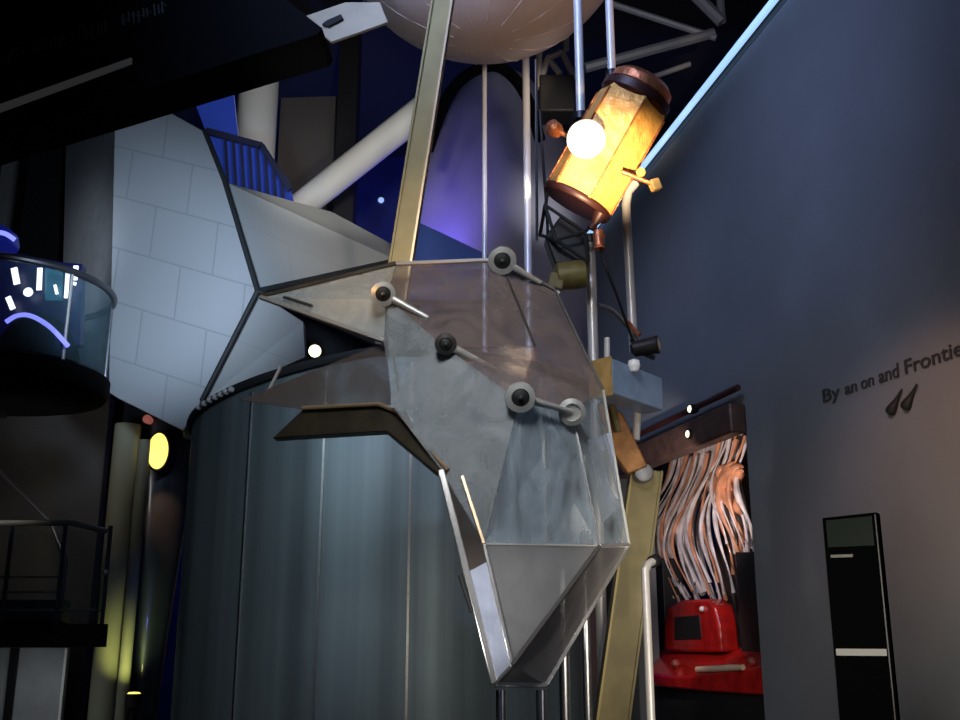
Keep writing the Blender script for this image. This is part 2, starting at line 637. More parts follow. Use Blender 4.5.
# beam across the opening
bmth = thing('header_beam', 'dark brown beam with small lamps across the top of the wall opening', 'beam', wp((sL + sR) / 2, zT - .2, -.1))
s0, s1 = sR - .05, sL + .15
MB().box(wp((s0 + s1) / 2, zT - .13, -.09), (s1 - s0, .16, .27), X=WD).build('beam_body', 'beam', bmth, .02)
MB().tube([wp(s0 - .05, zT + .13, -.1), wp(s1, zT + .13, -.1)], .03, 10).build('top_rail', 'darkred', bmth)
for px, py in ((690, 409), (688, 434)):
    p = W(px, py, -.2)
    lm = MB().lathe(p, -WN, [(.03, -.08), (.045, -.06), (.05, 0), (.045, .004)], 16).build('small_lamp', 'dark', bmth)
    MB().lathe(p, -WN, [(.035, .002), (.03, .012), (0.001, .016)], 16).build('lamp_lens', 'whitelamp', lm)

# ------------------------------------------------------------------ black information panel (free standing)
a, b_ = P(822, 518, 5.5), P(877, 512, 5.36)
zt_ = max(a.z, b_.z)
x = Vector((b_.x - a.x, b_.y - a.y, 0))
n_ = Vector((-x.y, x.x, 0)).normalized()
pt = thing('information_panel', 'tall narrow black gloss panel standing before the right wall', 'panel', (a.x + x.x / 2, a.y + x.y / 2, 0))
MB().prism([Vector((a.x, a.y, 0)), Vector((b_.x, b_.y, 0)), Vector((b_.x, b_.y, zt_)), Vector((a.x, a.y, a.z))], n_ * .09).build('board', 'panel', pt, .006)
f = lambda t, z: Vector((a.x, a.y, 0)) + x * t + Vector((0, 0, z)) - n_ * .004
MB().prism([f(.07, zt_ - .17), f(.9, zt_ - .17), f(.9, zt_ - .02), f(.07, zt_ - .03)], n_ * .006).build('printed_header', 'panelgreen', pt)
zs = P(850, 652, 5.45).z
MB().prism([f(.05, zs - .018), f(.93, zs - .018), f(.93, zs + .016), f(.05, zs + .016)], n_ * .006).build('grey_stripe', 'panelgrey', pt)
MB().prism([f(.10, zt_ - .225), f(.5, zt_ - .225), f(.5, zt_ - .21), f(.10, zt_ - .21)], n_ * .006).build('faint_line', 'framedark', pt)
MB().bar(f(.965, 0), f(.965, zt_ - .01), .006, .010, up=n_).build('edge_trim', 'dark', pt)

# ------------------------------------------------------------------ faceted concrete pavilion
A_ = P(259, 293, 12.2)
pav = thing('faceted_pavilion', 'pale concrete clad faceted pavilion with dark seams, behind the steel drum', 'pavilion', (A_.x, 13, 0))
cl = dict(a1=P(115, 127, 13.0), a2=P(165, 110, 13.6), a3=P(206, 133, 13.5), a4=P(226, 183, 13.1), a5=P(203, 402, 12.3), a6=P(183, 430, 12.3), a7=P(118, 398, 12.6), a8=P(109, 392, 12.75))

_n = (A_ - cl['a1']).cross(cl['a6'] - cl['a1']).normalized()


def on_main(px, py):
    d = ray(px, py)
    return EYE + d * ((cl['a1'] - EYE).dot(_n) / d.dot(_n))


for k_, px, py in (('a2', 165, 110), ('a3', 206, 133), ('a4', 226, 183), ('a5', 203, 402), ('a7', 118, 398), ('a8', 109, 392)):
    cl[k_] = on_main(px, py)


def facet(pts, m_='conc', rot=.0001, lab=None):
    MB().prism(pts, (0, .18, 0)).build('cladding_panel', m_, pav, uv=rot, ang=10, label=lab)


facet([cl['a1'], cl['a2'], cl['a3'], cl['a4'], A_, cl['a5'], cl['a6'], cl['a7'], cl['a8']], rot=.36)
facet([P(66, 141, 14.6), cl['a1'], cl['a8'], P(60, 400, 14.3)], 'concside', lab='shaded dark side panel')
B1 = P(401, 262, 13.6)
facet([cl['a4'] + Vector((.02, 0, 0)), P(300, 207, 13.8), P(332, 212, 13.9), P(397, 247, 14.0), B1, A_], 'concplain', rot=.3)
facet([A_, B1, P(404, 352, 13.4), P(374, 343, 13.1)], 'concplain', rot=.12)
facet([A_, P(303, 322, 12.6), P(305, 357, 12.6), cl['a5']], 'concplain', rot=.25)
sm = lambda pts, r_: MB().tube(pts, r_, 8).build('seam_strip', 'seam', pav)
sm([cl['a3'] - Vector((0, .06, 0)), cl['a4'] - Vector((0, .07, 0)), A_ - Vector((0, .08, 0))], .036)
sm([A_ - Vector((0, .08, 0)), cl['a5'] - Vector((0, .06, 0))], .034)
sm([A_ - Vector((0, .08, 0)), P(374, 343, 12.98)], .035)
sm([A_ - Vector((0, .08, 0)), B1 - Vector((0, .1, 0))], .035)
# dark interior behind the gap
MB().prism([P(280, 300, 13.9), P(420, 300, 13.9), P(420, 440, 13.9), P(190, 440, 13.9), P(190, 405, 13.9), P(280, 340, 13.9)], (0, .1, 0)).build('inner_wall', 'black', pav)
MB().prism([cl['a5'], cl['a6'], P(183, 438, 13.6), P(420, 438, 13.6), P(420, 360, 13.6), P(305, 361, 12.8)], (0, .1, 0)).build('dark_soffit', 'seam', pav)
lp = thing('ceiling_lamp', 'small round white lamp glowing in the dark gap of the pavilion', 'lamp', P(315, 351, 12.45))
c = P(315, 351, 12.45)
MB().lathe(c, (0, -1, -.3), [(.06, -.1), (.09, -.08), (.095, 0), (.085, .01)], 20).build('housing', 'dark', lp)
MB().lathe(c, (0, -1, -.3), [(.08, .008), (.07, .03), (.03, .045), (0.001, .05)], 20).build('lens', 'whitelamp', lp)

# ------------------------------------------------------------------ steel drum
DX, DY, DR = P(393, 600, 9.5).x, 9.5, 1.85
drum = thing('steel_drum', 'huge round brushed steel drum with slanted top behind the acrylic canopy', 'drum', (DX, DY, 0))
NS = 96
zl = P(183, 432, 9.4).z
zc = P(389, 345, 7.55).z


def dz(x_, y_):
    return zl + (zc - zl) * (x_ - (DX - DR)) / DR if x_ < DX else zc


mb = MB()
vs, fs = [], []
for k in range(NS):
    t = 2 * PI * k / NS
    x_, y_ = DX + DR * math.cos(t), DY + DR * math.sin(t)
    vs += [(x_, y_, 0), (x_, y_, dz(x_, y_))]
for k in range(NS):
    j = (k + 1) % NS
    fs.append((2 * k, 2 * j, 2 * j + 1, 2 * k + 1))
fs.append(tuple(2 * k + 1 for k in range(NS)))
MB().add(vs, fs).build('shell', 'drum', drum, ang=50)
rim = MB()
pts = []
for k in range(NS + 1):
    t = 2 * PI * k / NS
    x_, y_ = DX + (DR + .012) * math.cos(t), DY + (DR + .012) * math.sin(t)
    pts.append(Vector((x_, y_, dz(x_, y_) - .02)))
rim.tube(pts, .04, 8, cap=False).build('rim', 'seam', drum)
for px in (240, 318, 408, 545):
    d = ray(px, 600)
    t = None
    a_ = d.x ** 2 + d.y ** 2
    bq = -2 * (d.x * DX + d.y * DY)
    cq = DX ** 2 + DY ** 2 - (DR + .001) ** 2
    disc = bq * bq - 4 * a_ * cq
    if disc > 0:
        t = (-bq - math.sqrt(disc)) / (2 * a_)
        X_, Y_ = d.x * t, d.y * t
        MB().box((X_, Y_, dz(X_, Y_) / 2 - .05), (.018, .018, dz(X_, Y_) - .1), X=Vector((-(Y_ - DY), X_ - DX, 0))).build('upright_seam', 'steel', drum)
def drum_hit(px, extra):
    """point on the drum side straight below a photo column"""
    d = ray(px, 410)
    a_ = d.x ** 2 + d.y ** 2
    bq = -2 * (d.x * DX + d.y * DY)
    cq = DX ** 2 + DY ** 2 - (DR + extra) ** 2
    t = (-bq - math.sqrt(max(0, bq * bq - 4 * a_ * cq))) / (2 * a_)
    return Vector((d.x * t, d.y * t, 0))


rv = thing('rivet_strip', 'short row of bright studs on the left end of the drum rim', 'studs', drum_hit(213, .06))
bar_pts = []
for k in range(7):
    p = drum_hit(199 + k * 5.2, .055)
    p.z = dz(p.x, p.y) - .03
    bar_pts.append(p.copy())
    out = Vector((p.x - DX, p.y - DY, 0)).normalized()
    MB().lathe(p, out, [(.024, -.01), (.024, .012), (.014, .026), (0.001, .03)], 10).build('stud', 'dish', rv)
MB().tube(bar_pts, .014, 8).build('stud_bar', 'steel', rv)

# ------------------------------------------------------------------ the acrylic canopy
cp = thing('acrylic_canopy', 'transparent faceted acrylic canopy held by round fittings on steel legs', 'sculpture', P(520, 684, 4.45).xy.to_3d())
K = dict(A=P(260, 297, 5.25), B=P(396, 264, 5.3), Cc=P(500, 260, 5.2), D=P(555, 290, 5.15), E=P(603, 390, 5.0), F=P(629, 545, 4.75),
         Fi=P(600, 546, 4.5), G=P(546, 685, 4.5), H=P(495, 684, 4.4), L=P(512, 665, 4.32), I=P(441, 470, 4.55), Ii=P(484, 544, 4.42),
         J=P(391, 404, 4.75), K=P(384, 341, 4.85), c1=P(386, 297, 4.85), c2=P(445, 347, 4.65), c3=P(519, 400, 4.45), c4=P(572, 411, 4.62), Q=P(535, 346, 4.9))


def pane(keys, m_, lab=None):
    pts = [K[k] for k in keys]
    if len(pts) > 3:
        cen = sum(pts, Vector()) / len(pts)
    o = MB().sheet(pts, .012).build('acrylic_panel', m_, cp, ang=8)
    if lab:
        o['label'] = lab


pane(('A', 'B', 'c1', 'K'), 'gleft', 'pale left wing panel')
pane(('B', 'Cc', 'Q', 'c2', 'c1'), 'gupper', 'brown tinted upper panel')
pane(('Q', 'c3', 'c2'), 'gupper', 'brown tinted upper panel')
pane(('Cc', 'D', 'E', 'c4', 'Q'), 'gupper', 'brown tinted right panel')
pane(('Q', 'c4', 'c3'), 'gupper')
pane(('c1', 'c2', 'I', 'J', 'K'), 'gfront', 'smoky front panel')
pane(('c2', 'c3', 'Ii', 'I'), 'gfront', 'smoky front panel')
pane(('c3', 'c4', 'Fi', 'Ii'), 'glower', 'clear lower panel')
pane(('c4', 'E', 'F', 'Fi'), 'glower', 'clear lower side panel')
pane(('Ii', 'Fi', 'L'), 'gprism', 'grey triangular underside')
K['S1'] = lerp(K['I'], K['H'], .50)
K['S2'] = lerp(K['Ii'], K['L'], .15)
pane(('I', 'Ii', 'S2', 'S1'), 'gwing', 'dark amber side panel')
pane(('S1', 'S2', 'L', 'H'), 'gbright', 'side panel tinted bright for a reflection')
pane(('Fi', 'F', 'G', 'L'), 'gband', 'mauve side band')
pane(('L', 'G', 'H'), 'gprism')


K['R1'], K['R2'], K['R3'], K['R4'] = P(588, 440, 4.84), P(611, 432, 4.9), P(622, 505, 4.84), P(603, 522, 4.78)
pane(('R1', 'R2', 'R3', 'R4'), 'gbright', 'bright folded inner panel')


def edge(a_, b_, w_2, m_, lab=None):
    pa = K[a_] if isinstance(a_, str) else a_
    pb = K[b_] if isinstance(b_, str) else b_
    o = MB().bar(pa, pb, w_2, w_2, up=Vector((0, -1, .2))).build('edge_frame', m_, cp, w_2 * .15)
    if lab:
        o['label'] = lab


FR = Vector((0, -.02, 0))
edge('A', 'B', .026, 'bronze', 'dark bronze top edge')
edge('A', 'K', .022, 'frame')
edge(lerp(K['A'], K['c1'], .2), P(312, 306, 5.08), .014, 'framedark')
edge('B', 'Cc', .022, 'frame')
edge('Cc', 'D', .020, 'framedark')
edge('D', 'E', .014, 'framedark')
edge('Cc', 'Q', .013, 'framedark')
edge('E', 'F', .014, 'frame')
edge('I', 'H', .030, 'framelight')
edge(P(462, 476, 4.5), 'Ii', .016, 'bronzelit')
edge('Ii', 'L', .014, 'framelight')
edge('L', 'Fi', .018, 'framedark')
edge('Ii', 'Fi', .008, 'frame')
edge('Fi', 'F', .016, 'framelight')
edge('F', 'G', .018, 'framelight')
edge('H', 'G', .024, 'framelight')
edge('L', 'H', .014, 'framelight')
edge('c4', 'Fi', .008, 'framelight')
# inner upright folds seen through the clear panel
edge(P(498, 466, 4.52), P(494, 544, 4.5), .016, 'framelight')
edge(P(486, 455, 4.6), P(490, 540, 4.55), .012, 'framedark')
edge(P(549, 430, 4.6), P(551, 540, 4.56), .012, 'framedark')
edge(P(584, 455, 4.7), P(590, 540, 4.62), .012, 'framelight')
edge(P(543, 425, 4.56), P(546, 544, 4.52), .014, 'frame')
edge(P(604, 450, 4.85), P(616, 500, 4.85), .03, 'framelight')
edge(P(470, 440, 4.6), P(482, 462, 4.6), .018, 'framedark')
# curved smoky fin edge inside the front panel
arc = [P(388, 318, 4.95), P(393, 350, 4.92), P(398, 385, 4.9), P(408, 420, 4.86), P(432, 455, 4.8)]
MB().tube(bez(arc, 6), .008, 8).build('inner_rib', 'frame', cp)
arc = [P(478, 358, 4.75), P(448, 380, 4.74), P(425, 410, 4.72), P(416, 440, 4.7)]
MB().tube(bez(arc, 6), .006, 8).build('inner_rib', 'frame', cp)
# dark bronze lower arm of the left wing
arm = [P(272, 438, 4.95), P(303, 409, 4.95), P(379, 405, 4.85), P(398, 413, 4.8), P(448, 471, 4.55), P(437, 474, 4.55), P(386, 431, 4.8)]
MB().prism(arm, (0, .10, 0)).build('wing_arm', 'bronze', cp, .008)
MB().tube([arm[1] + FR, arm[2] + FR, arm[3] + FR, arm[4] + FR], .011, 8).build('wing_arm_lit_edge', 'bronzelit', cp)  # paler tube paints the lit top edge of the arm
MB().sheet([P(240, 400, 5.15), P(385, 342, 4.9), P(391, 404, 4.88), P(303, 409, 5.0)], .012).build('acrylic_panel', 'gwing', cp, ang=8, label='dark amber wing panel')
MB().tube([P(281, 366, 5.13), P(263, 402, 5.13)], .009, 8).build('wing_stay', 'frame', cp)


def fitting(a_, r_, b_=None, cap2=False, dark=False):
    """round clamp disc with black centre and an arm to the next point"""
    p = K[a_] if isinstance(a_, str) else a_
    p = p + Vector((0, -.05, 0))
    ax = (EYE + Vector((.2, 0, -.4)) - p).normalized()
    ft = MB().lathe(p, ax, [(r_ * .7, -.05), (r_, -.035), (r_ * 1.04, -.01), (r_, .012), (r_ * .62, .018), (r_ * .6, .004)], 28).build('round_fitting', 'clampmetal' if not dark else 'framedark', cp)
    MB().lathe(p, ax, [(r_ * .6, 0), (r_ * .6, .012), (r_ * .4, .02), (0.001, .022)], 24).build('black_cap', 'rubber', ft)
    MB().lathe(p + ax * .022, ax, [(r_ * .16, 0), (r_ * .14, .008), (0.001, .01)], 12).build('bolt_head', 'steel', ft)
    if b_ is not None:
        d = (b_ - p).normalized()
        MB().tube([p + d * r_ * .9, lerp(p, b_, .5), b_], [.019, .016, .012], 12).build('fitting_arm', 'clampmetal', ft)
        if cap2:
            MB().lathe(b_, ax, [(.05, -.03), (.062, -.015), (.062, .008), (.04, .016), (.038, .006)], 24).build('end_ring', 'clampmetal', ft)


fitting(P(384, 297, 4.85), .062, P(428, 318, 4.8))
fitting(P(502, 264, 5.15), .073, P(541, 283, 5.15))
fitting(P(446, 347, 4.65), .05, P(496, 370, 4.7), dark=True)
fitting(P(520, 400, 4.45), .066, P(572, 412, 4.55), True)
# legs to the floor
for px, Y in ((501, 4.45), (541, 4.5)):
    p = P(px, 690, Y)
    MB().tube([Vector((p.x, p.y, 0)), p], .022, 14).build('leg', 'steel', cp)
MB().tube([P(460, 575, 4.46), P(472, 612, 4.44)], .012, 8).build('hinge', 'rubber', cp)

# ------------------------------------------------------------------ poles, struts, rods
def polething(name, pts, r_, m_, label, cat='pole', group=None, n_=14, cuff=None):
    base = min(pts, key=lambda p: p.z)
    t = thing(name, label, cat, base, group)
    MB().tube(pts, r_, n_).build('tube', m_, t)
    e = pts[-1]
    d = (pts[-1] - pts[-2]).normalized()
    MB().tube([e - d * .05, e], r_ * 1.5, n_).build('end_cuff', 'dark', t)
    return t


def upto(p, z):
    return Vector((p.x, p.y, z))


for px, py, rr, lb in ((484.5, 160, .024, 'slim pale pole rising behind the top round fitting to behind the globe'), (527, 160, .036, 'thick pale pole just left of the gold probe')):
    p = P(px, py, 8.9)
    polething('steel_pole', [upto(p, CEIL), upto(p, dz(p.x, p.y) + .0)], rr, 'pole', lb, 'pole')
p = P(581, 120, 6.2)
polething('hanger_rod', [upto(p, CEIL), p], .030, 'pole', 'pale hanger rod ending behind the white dish of the gold probe', 'rod')
p = P(612, 78, 6.1)
polething('hanger_rod', [upto(p, CEIL), p], .027, 'pole', 'pale hanger rod reaching the copper cap of the gold probe', 'rod')
p = P(590, 236, 6.17)
polething('steel_pole', [upto(p, 0), p], .033, 'pole', 'pale upright pole under the gold probe, passing the yellow lit box end', 'pole')
p = P(632, 345, 6.4)
polething('bent_pole', [P(634, 352, 6.4), P(626, 205, 6.4), P(628, 192, 6.4), P(640, 178, 6.4)], .030, 'pole', 'pale pole bent at its top, right of and below the gold probe', 'pole')
p = P(645, 570, 5.4)
polething('bent_pole', [upto(p, 0), p, P(648, 564, 5.42), P(656, 560, 5.5)], .022, 'pole', 'thin grey pole with bent top before the red counter', 'pole')
for px, Y, lb in ((562, 5.35, 'left one of two blue-grey tubes under the right edge of the canopy'), (584, 5.45, 'right one of two blue-grey tubes under the right edge of the canopy')):
    p = P(px, 560, Y)
    polething('support_tube', [upto(p, 0), p], .028 if px < 575 else .024, 'steel', lb, 'tube')


def strut(a_, b_, w1, d1, m_, name, label, em='bronzelit'):
    t = thing(name, label, 'strut', min((a_, b_), key=lambda p: p.z))
    MB().bar(a_, b_, w1, d1, up=Vector((0, -1, 0))).build('beam', m_, t, .008)
    d = (b_ - a_).normalized()
    s_ = d.cross(Vector((0, -1, 0))).normalized()
    if s_.x < 0:
        s_ = -s_
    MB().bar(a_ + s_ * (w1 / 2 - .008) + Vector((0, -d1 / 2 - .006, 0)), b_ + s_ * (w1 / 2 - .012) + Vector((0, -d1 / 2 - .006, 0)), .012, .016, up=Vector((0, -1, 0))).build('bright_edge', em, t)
    MB().bar(a_ - s_ * (w1 / 2 - .01) + Vector((0, -d1 / 2 - .006, 0)), b_ - s_ * (w1 / 2 - .01) + Vector((0, -d1 / 2 - .006, 0)), .012, .016, up=Vector((0, -1, 0))).build('edge_bead', 'olive', t)
    return t


a, b_ = P(394, 308, 5.46), P(443, 0, 5.46)
b2 = a + (b_ - a) * ((CEIL - .04 - a.z) / (b_.z - a.z))
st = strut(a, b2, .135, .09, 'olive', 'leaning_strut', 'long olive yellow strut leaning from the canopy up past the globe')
MB().tube([a + Vector((0, 0, .04)), P(388, 301, 4.90)], .02, 10).build('foot_pin', 'dark', st)

a, b_ = P(646, 470, 5.9), P(612, 720, 5.9)
b2 = a + (b_ - a) * (a.z / (a.z - b_.z))
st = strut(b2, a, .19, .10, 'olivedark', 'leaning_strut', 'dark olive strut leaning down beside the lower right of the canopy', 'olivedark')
p = P(643, 473, 5.8)
MB().lathe(p, (0, -1, 0), [(.055, -.08), (.06, 0), (.05, .03), (.03, .04)], 18).build('pivot', 'truss', st)

br = thing('warmlit_bracket', 'rust orange bracket joining the canopy to the dark olive strut', 'bracket', P(618, 432, 5.75))
MB().prism([P(598, 402, 5.75), P(622, 412, 5.75), P(648, 466, 5.75), P(628, 474, 5.75), P(604, 440, 5.75)], (0, .08, 0)).build('plate', 'warmlit', br, .01)
MB().tube([P(612, 405, 5.7), P(618, 432, 5.7)], .02, 10).build('pin', 'olivedark', br)
MB().tube([P(638, 398, 5.85), P(636, 440, 5.85)], .022, 10).build('pin', 'pole', br)

# box beam; blue and yellow light put into its colours
a, b_ = P(612, 358, 5.3), P(662, 377, 5.74)
h = a.z - P(612, 393, 5.3).z
x = Vector((b_.x - a.x, b_.y - a.y, 0))
nx = Vector((-x.y, x.x, 0)).normalized()
bb = thing('box_beam', 'box beam coloured as if lit blue, with a yellow lit end plate, below the probe', 'beam', a)
base = [Vector((a.x, a.y, a.z - h)), Vector((b_.x, b_.y, a.z - h)), Vector((b_.x, b_.y, a.z)), Vector((a.x, a.y, a.z))]
e1 = P(590, 352, 5.42)
ex = Vector((e1.x - a.x, e1.y - a.y, 0))
MB().prism(base, ex * .98).build('beam_body', 'bluebox', bb, .006)
q0 = a - x.normalized() * .012
MB().prism([Vector((q0.x, q0.y, a.z - h * 1.06)), Vector((q0.x, q0.y, a.z + .01)), Vector((q0.x, q0.y, a.z + .01)) + ex, Vector((q0.x, q0.y, a.z - h * 1.06)) + ex], x.normalized() * .010).build('end_plate', 'ochre', bb)
MB().tube([P(607, 338, 5.36), P(607, 362, 5.36)], .016, 10).build('post', 'pole', bb)
MB().lathe(P(634, 366, 5.45), (0, 0, 1), [(.02, -.03), (.035, 0), (.03, .03), (0.001, .04)], 14).build('white_knob', 'dish', bb)

# spotlight by the bent pole
sp = thing('clamp_spotlight', 'small black clamp spotlight on the bent pole above the box beam', 'spotlight', P(645, 352, 6.2))
c = P(650, 346, 6.15)
MB().lathe(c, (.9, -.3, .1), [(.03, -.12), (.05, -.1), (.055, .02), (.06, .05), (.055, .055)], 18).build('lamp_body', 'dark', sp)
MB().lathe(c, (.9, -.3, .1), [(.05, .05), (.03, .06), (0.001, .065)], 16).build('lens', 'cream', sp)
MB().tube([P(632, 340, 6.33), P(640, 352, 6.2), P(654, 358, 6.15)], .016, 8).build('yoke', 'dark', sp)
MB().tube([P(628, 322, 6.36), P(634, 330, 6.3), P(640, 335, 6.28)], .014, 8).build('clamp', 'copper', sp)

# cable
cb_ = [P(600, 246, 5.9), P(606, 268, 5.85), P(617, 296, 5.95), P(626, 322, 6.1), P(634, 343, 6.2)]
tag(MB().tube(bez(cb_, 8), .009, 8).build('power_cable', 'cable'), 'black cable drooping from the gold probe to the clamp spotlight', 'cable')
tag(MB().tube(bez([P(598, 305, 6.0), P(612, 310, 6.1), P(626, 325, 6.25)], 6), .014, 8).build('stay_rod', 'steel'), 'thin grey stay rod from the upright pole to the bent pole', 'rod')

# ------------------------------------------------------------------ gold probe
top, bot = P(636, 97, 5.85), P(577, 202, 6.0)
ax = (top - bot).normalized()
Lp = (top - bot).length
pr = thing('space_probe', 'glowing gold foil space probe hanging tilted under a hanger rod', 'space probe', bot)
RP = .235
o = MB().lathe(bot, ax, [(RP * .96, 0), (RP, .02), (RP, Lp - .06), (RP * .95, Lp - .03)], 6, PI / 6 + .35, 2 * PI + PI / 6 + .35).build('foil_body', 'gold', pr, .008, ang=20)
x = ax.cross(Vector((0, 1, 0))).normalized()
y = ax.cross(x)
for k in range(6):
    t = 2 * PI * k / 6 + PI / 6 + .35
    d = (x * math.cos(t) + y * math.sin(t)) * (RP + .004)
    MB().tube([bot + d + ax * .02, bot + d + ax * (Lp - .07)], .0055, 6).build('foil_seam', 'copper', pr)
MB().lathe(bot, ax, [(RP * .96, -.025), (RP * 1.0, -.01), (RP * 1.0, .01), (RP * .97, .02)], 24).build('lower_ring', 'darkred', pr)
MB().lathe(bot, ax, [(RP * .9, Lp - .05), (RP * .98, Lp - .03), (RP * .98, Lp + .02), (RP * .86, Lp + .03)], 28).build('upper_ring', 'darkred', pr)
MB().lathe(bot, ax, [(RP * .80, Lp + .02), (RP * .88, Lp + .04), (RP * .86, Lp + .09), (RP * .70, Lp + .125), (RP * .3, Lp + .14), (0.001, Lp + .145)], 28).build('end_cap', 'copper', pr)
# dish
c = P(586, 139, 5.55)
ad = (EYE + Vector((-.5, 0, .3)) - c).normalized()
ds = MB().lathe(c, ad, [(.02, -.05), (.06, -.04), (.108, -.014), (.116, 0), (.112, .008), (.104, .004), (.06, -.002), (0.001, -.005)], 32).build('dish_antenna', 'dish', pr)
MB().tube([c - ad * .04, c - ad * .25 + Vector((.05, 0, 0))], .018, 10).build('dish_stem', 'copper', ds)
MB().lathe(c, ad, [(.022, -.02), (.02, .03), (.012, .04), (0.001, .042)], 14).build('feed', 'reflectglow' if False else 'dish', ds)
# side knobs and struts
k1 = P(553, 128, 5.8)
kn = MB().lathe(k1, (-.7, -.7, .2), [(.035, -.06), (.05, -.03), (.05, .02), (.03, .04), (0.001, .045)], 16).build('side_thruster', 'copper', pr)
MB().tube([k1, P(575, 140, 5.8)], .016, 8).build('thruster_arm', 'copper', kn)
k2 = P(655, 185, 5.75)
kn = MB().box(k2, (.06, .05, .07), X=Vector((1, .3, .4))).build('side_bracket', 'ochre', pr, .006)
MB().tube([P(622, 172, 5.72), k2], .014, 8).build('bracket_arm', 'copper', kn)
MB().lathe(P(641, 172, 5.7), (0, -1, 0), [(.02, -.04), (.03, 0), (.02, .02), (0.001, .022)], 12).build('bracket_knob', 'gold', kn)
# nozzle
nz = MB().lathe(P(600, 214, 5.88), -ax, [(.03, -.02), (.045, .0), (.035, .04), (.022, .07), (.03, .10), (.032, .11)], 18).build('nozzle', 'darkred', pr)
MB().lathe(P(599, 240, 5.88), (0, 0, -1), [(.03, -.06), (.04, -.03), (.03, .04), (.04, .06)], 14).build('nozzle_tip', 'copper', nz)

# mount below the probe
mt = thing('probe_mount', 'dark open frame mount with olive motor under the gold probe', 'mount', P(570, 285, 6.0))
TT = [P(548, 192, 6.05), P(600, 218, 6.0), P(556, 240, 5.95), P(540, 235, 6.15), P(588, 262, 6.0), P(545, 205, 5.95), P(585, 232, 5.95)]
for i, j in ((0, 3), (5, 2), (1, 6), (6, 2), (3, 2), (5, 3), (2, 4), (6, 4), (5, 6)):
    MB().tube([TT[i], TT[j]], .011, 8).build('frame_bar', 'rubber', mt)
MB().prism([P(545, 236, 6.05), P(560, 216, 6.05), P(588, 234, 6.05), P(590, 262, 6.05), P(556, 266, 6.05)], (0, .16, 0)).build('gear_case', 'dark', mt, .012)
MB().lathe(P(585, 274, 6.0), (-1, 0, -.1), [(.05, -.02), (.085, 0), (.09, .06), (.085, .17), (.05, .19)], 20).build('motor', 'oliveg', mt)
MB().box(P(556, 283, 5.98), (.1, .1, .1), X=Vector((1, 0, -.3))).build('motor_foot', 'olivedark', mt, .01)
MB().tube([P(538, 282, 6.0), P(560, 295, 5.95)], .02, 10).build('foot_pin', 'pole', mt)
MB().tube(bez([P(540, 110, 6.7), P(543, 160, 6.6), P(546, 200, 6.3), P(548, 236, 6.1)], 6), .010, 8).build('hose', 'cable', mt)
MB().tube([P(536, 60, 6.9), P(537, 240, 6.25)], .010, 8).build('guy_line', 'steel', mt)

# structure behind: open bracket hanging left of the probe
tb = thing('hanging_bracket', 'grey open bracket hanging behind the pale poles under the globe', 'bracket', P(555, 80, 9))
for (x0, y0, x1, y1) in ((538, 88, 548, 58), (548, 58, 562, 52), (562, 52, 574, 76), (574, 76, 546, 84), (548, 58, 560, 74), (538, 88, 540, 40), (566, 50, 566, 5)):
    MB().tube([P(x0, y0, 9), P(x1, y1, 9)], .032, 8).build('bracket_bar', 'truss', tb)
MB().box(P(556, 100, 9.1), (.34, .3, .4)).build('dark_block', 'black', tb, .02)
MB().tube([P(566, 50, 9), Vector((P(566, 50, 9).x, 9, CEIL))], .02, 8).build('drop_rod', 'truss', tb)

# ------------------------------------------------------------------ globe overhead
gc = P(484, -92, 7.4)
gr = 1.27
gl = thing('hanging_globe', 'large beige globe hanging overhead, cut by the top of the picture', 'globe', gc)
prof = [(gr * math.sin(PI * k / 32), -gr * math.cos(PI * k / 32)) for k in range(33)]
MB().lathe(gc, (0, 0, 1), prof, 64).build('globe_shell', 'sphere', gl, ang=60)
for k in range(12):
    t = 2 * PI * k / 12 + .1
    pts = []
    for j in range(1, 16):
        f_ = PI * j / 16
        pts.append(gc + Vector((math.cos(t) * math.sin(f_), math.sin(t) * math.sin(f_), -math.cos(f_))) * (gr + .001))
    MB().tube(pts, .006, 6).build('meridian_seam', 'sphere', gl)
MB().tube([gc + Vector((0, 0, gr - .02)), Vector((gc.x, gc.y, CEIL))], .03, 10).build('hanger', 'dark', gl)
# ------------------------------------------------------------------ overhead bulkhead with faint lettering
bk = thing('overhead_bulkhead', 'huge black overhead bulkhead crossing the upper left corner', 'bulkhead', P(100, 60, 6.8))
q = [P(332, 57, 6.0), P(-60, 178, 7.42)]
zd = (q[0].z + q[1].z) / 2
nY = lambda px: lerp(6.0, 7.42, (332 - px) / 392)
pts = [P(-60, 154, nY(-60)), P(318, 34, nY(318)), P(322, 28, nY(322)), P(268, -14, nY(268)), P(200, -70, nY(200)), P(-60, -70, nY(-60))]
MB().prism(pts, Vector((.02, .40, 0))).build('fascia', 'slab', bk)
for px in (20, 200):
    p = P(px, -60, nY(px) + .2)
    MB().tube([p, upto(p, CEIL)], .03, 8).build('hanger', 'dark', bk)
sl = lambda px, py: P(px, py, nY(px) - .03)
a, b_ = sl(-20, 116), sl(133, 62)
MB().bar(a, b_, .05, .045, up=Vector((0, -1, 0))).build('strip_light', 'dimlamp', bk, label='dim grey strip light')
for k0, k1 in ((0, 4), (5, 13), (14, 22), (24, 34)):
    lt = MB()
    for k in range(k0, k1):
        u = k / 33
        px = lerp(8, 162, u) + random.uniform(-1.5, 1.5)
        py = lerp(58, 8, u) + random.uniform(-2, 2)
        hgt = random.choice((9, 11, 12, 12))
        lt.bar(sl(px, py - hgt / 2), sl(px + 1, py + hgt / 2), .010, .008, up=Vector((0, -1, 0)))
        lt.bar(sl(px - .5, py + random.choice((-.5, 0, .5)) * hgt), sl(px + 4.8, py - 1.5), .007, .006, up=Vector((0, 0, 1)))
    lt.build('faded_word', 'dimtext', bk, label='faint grey worn lettering')
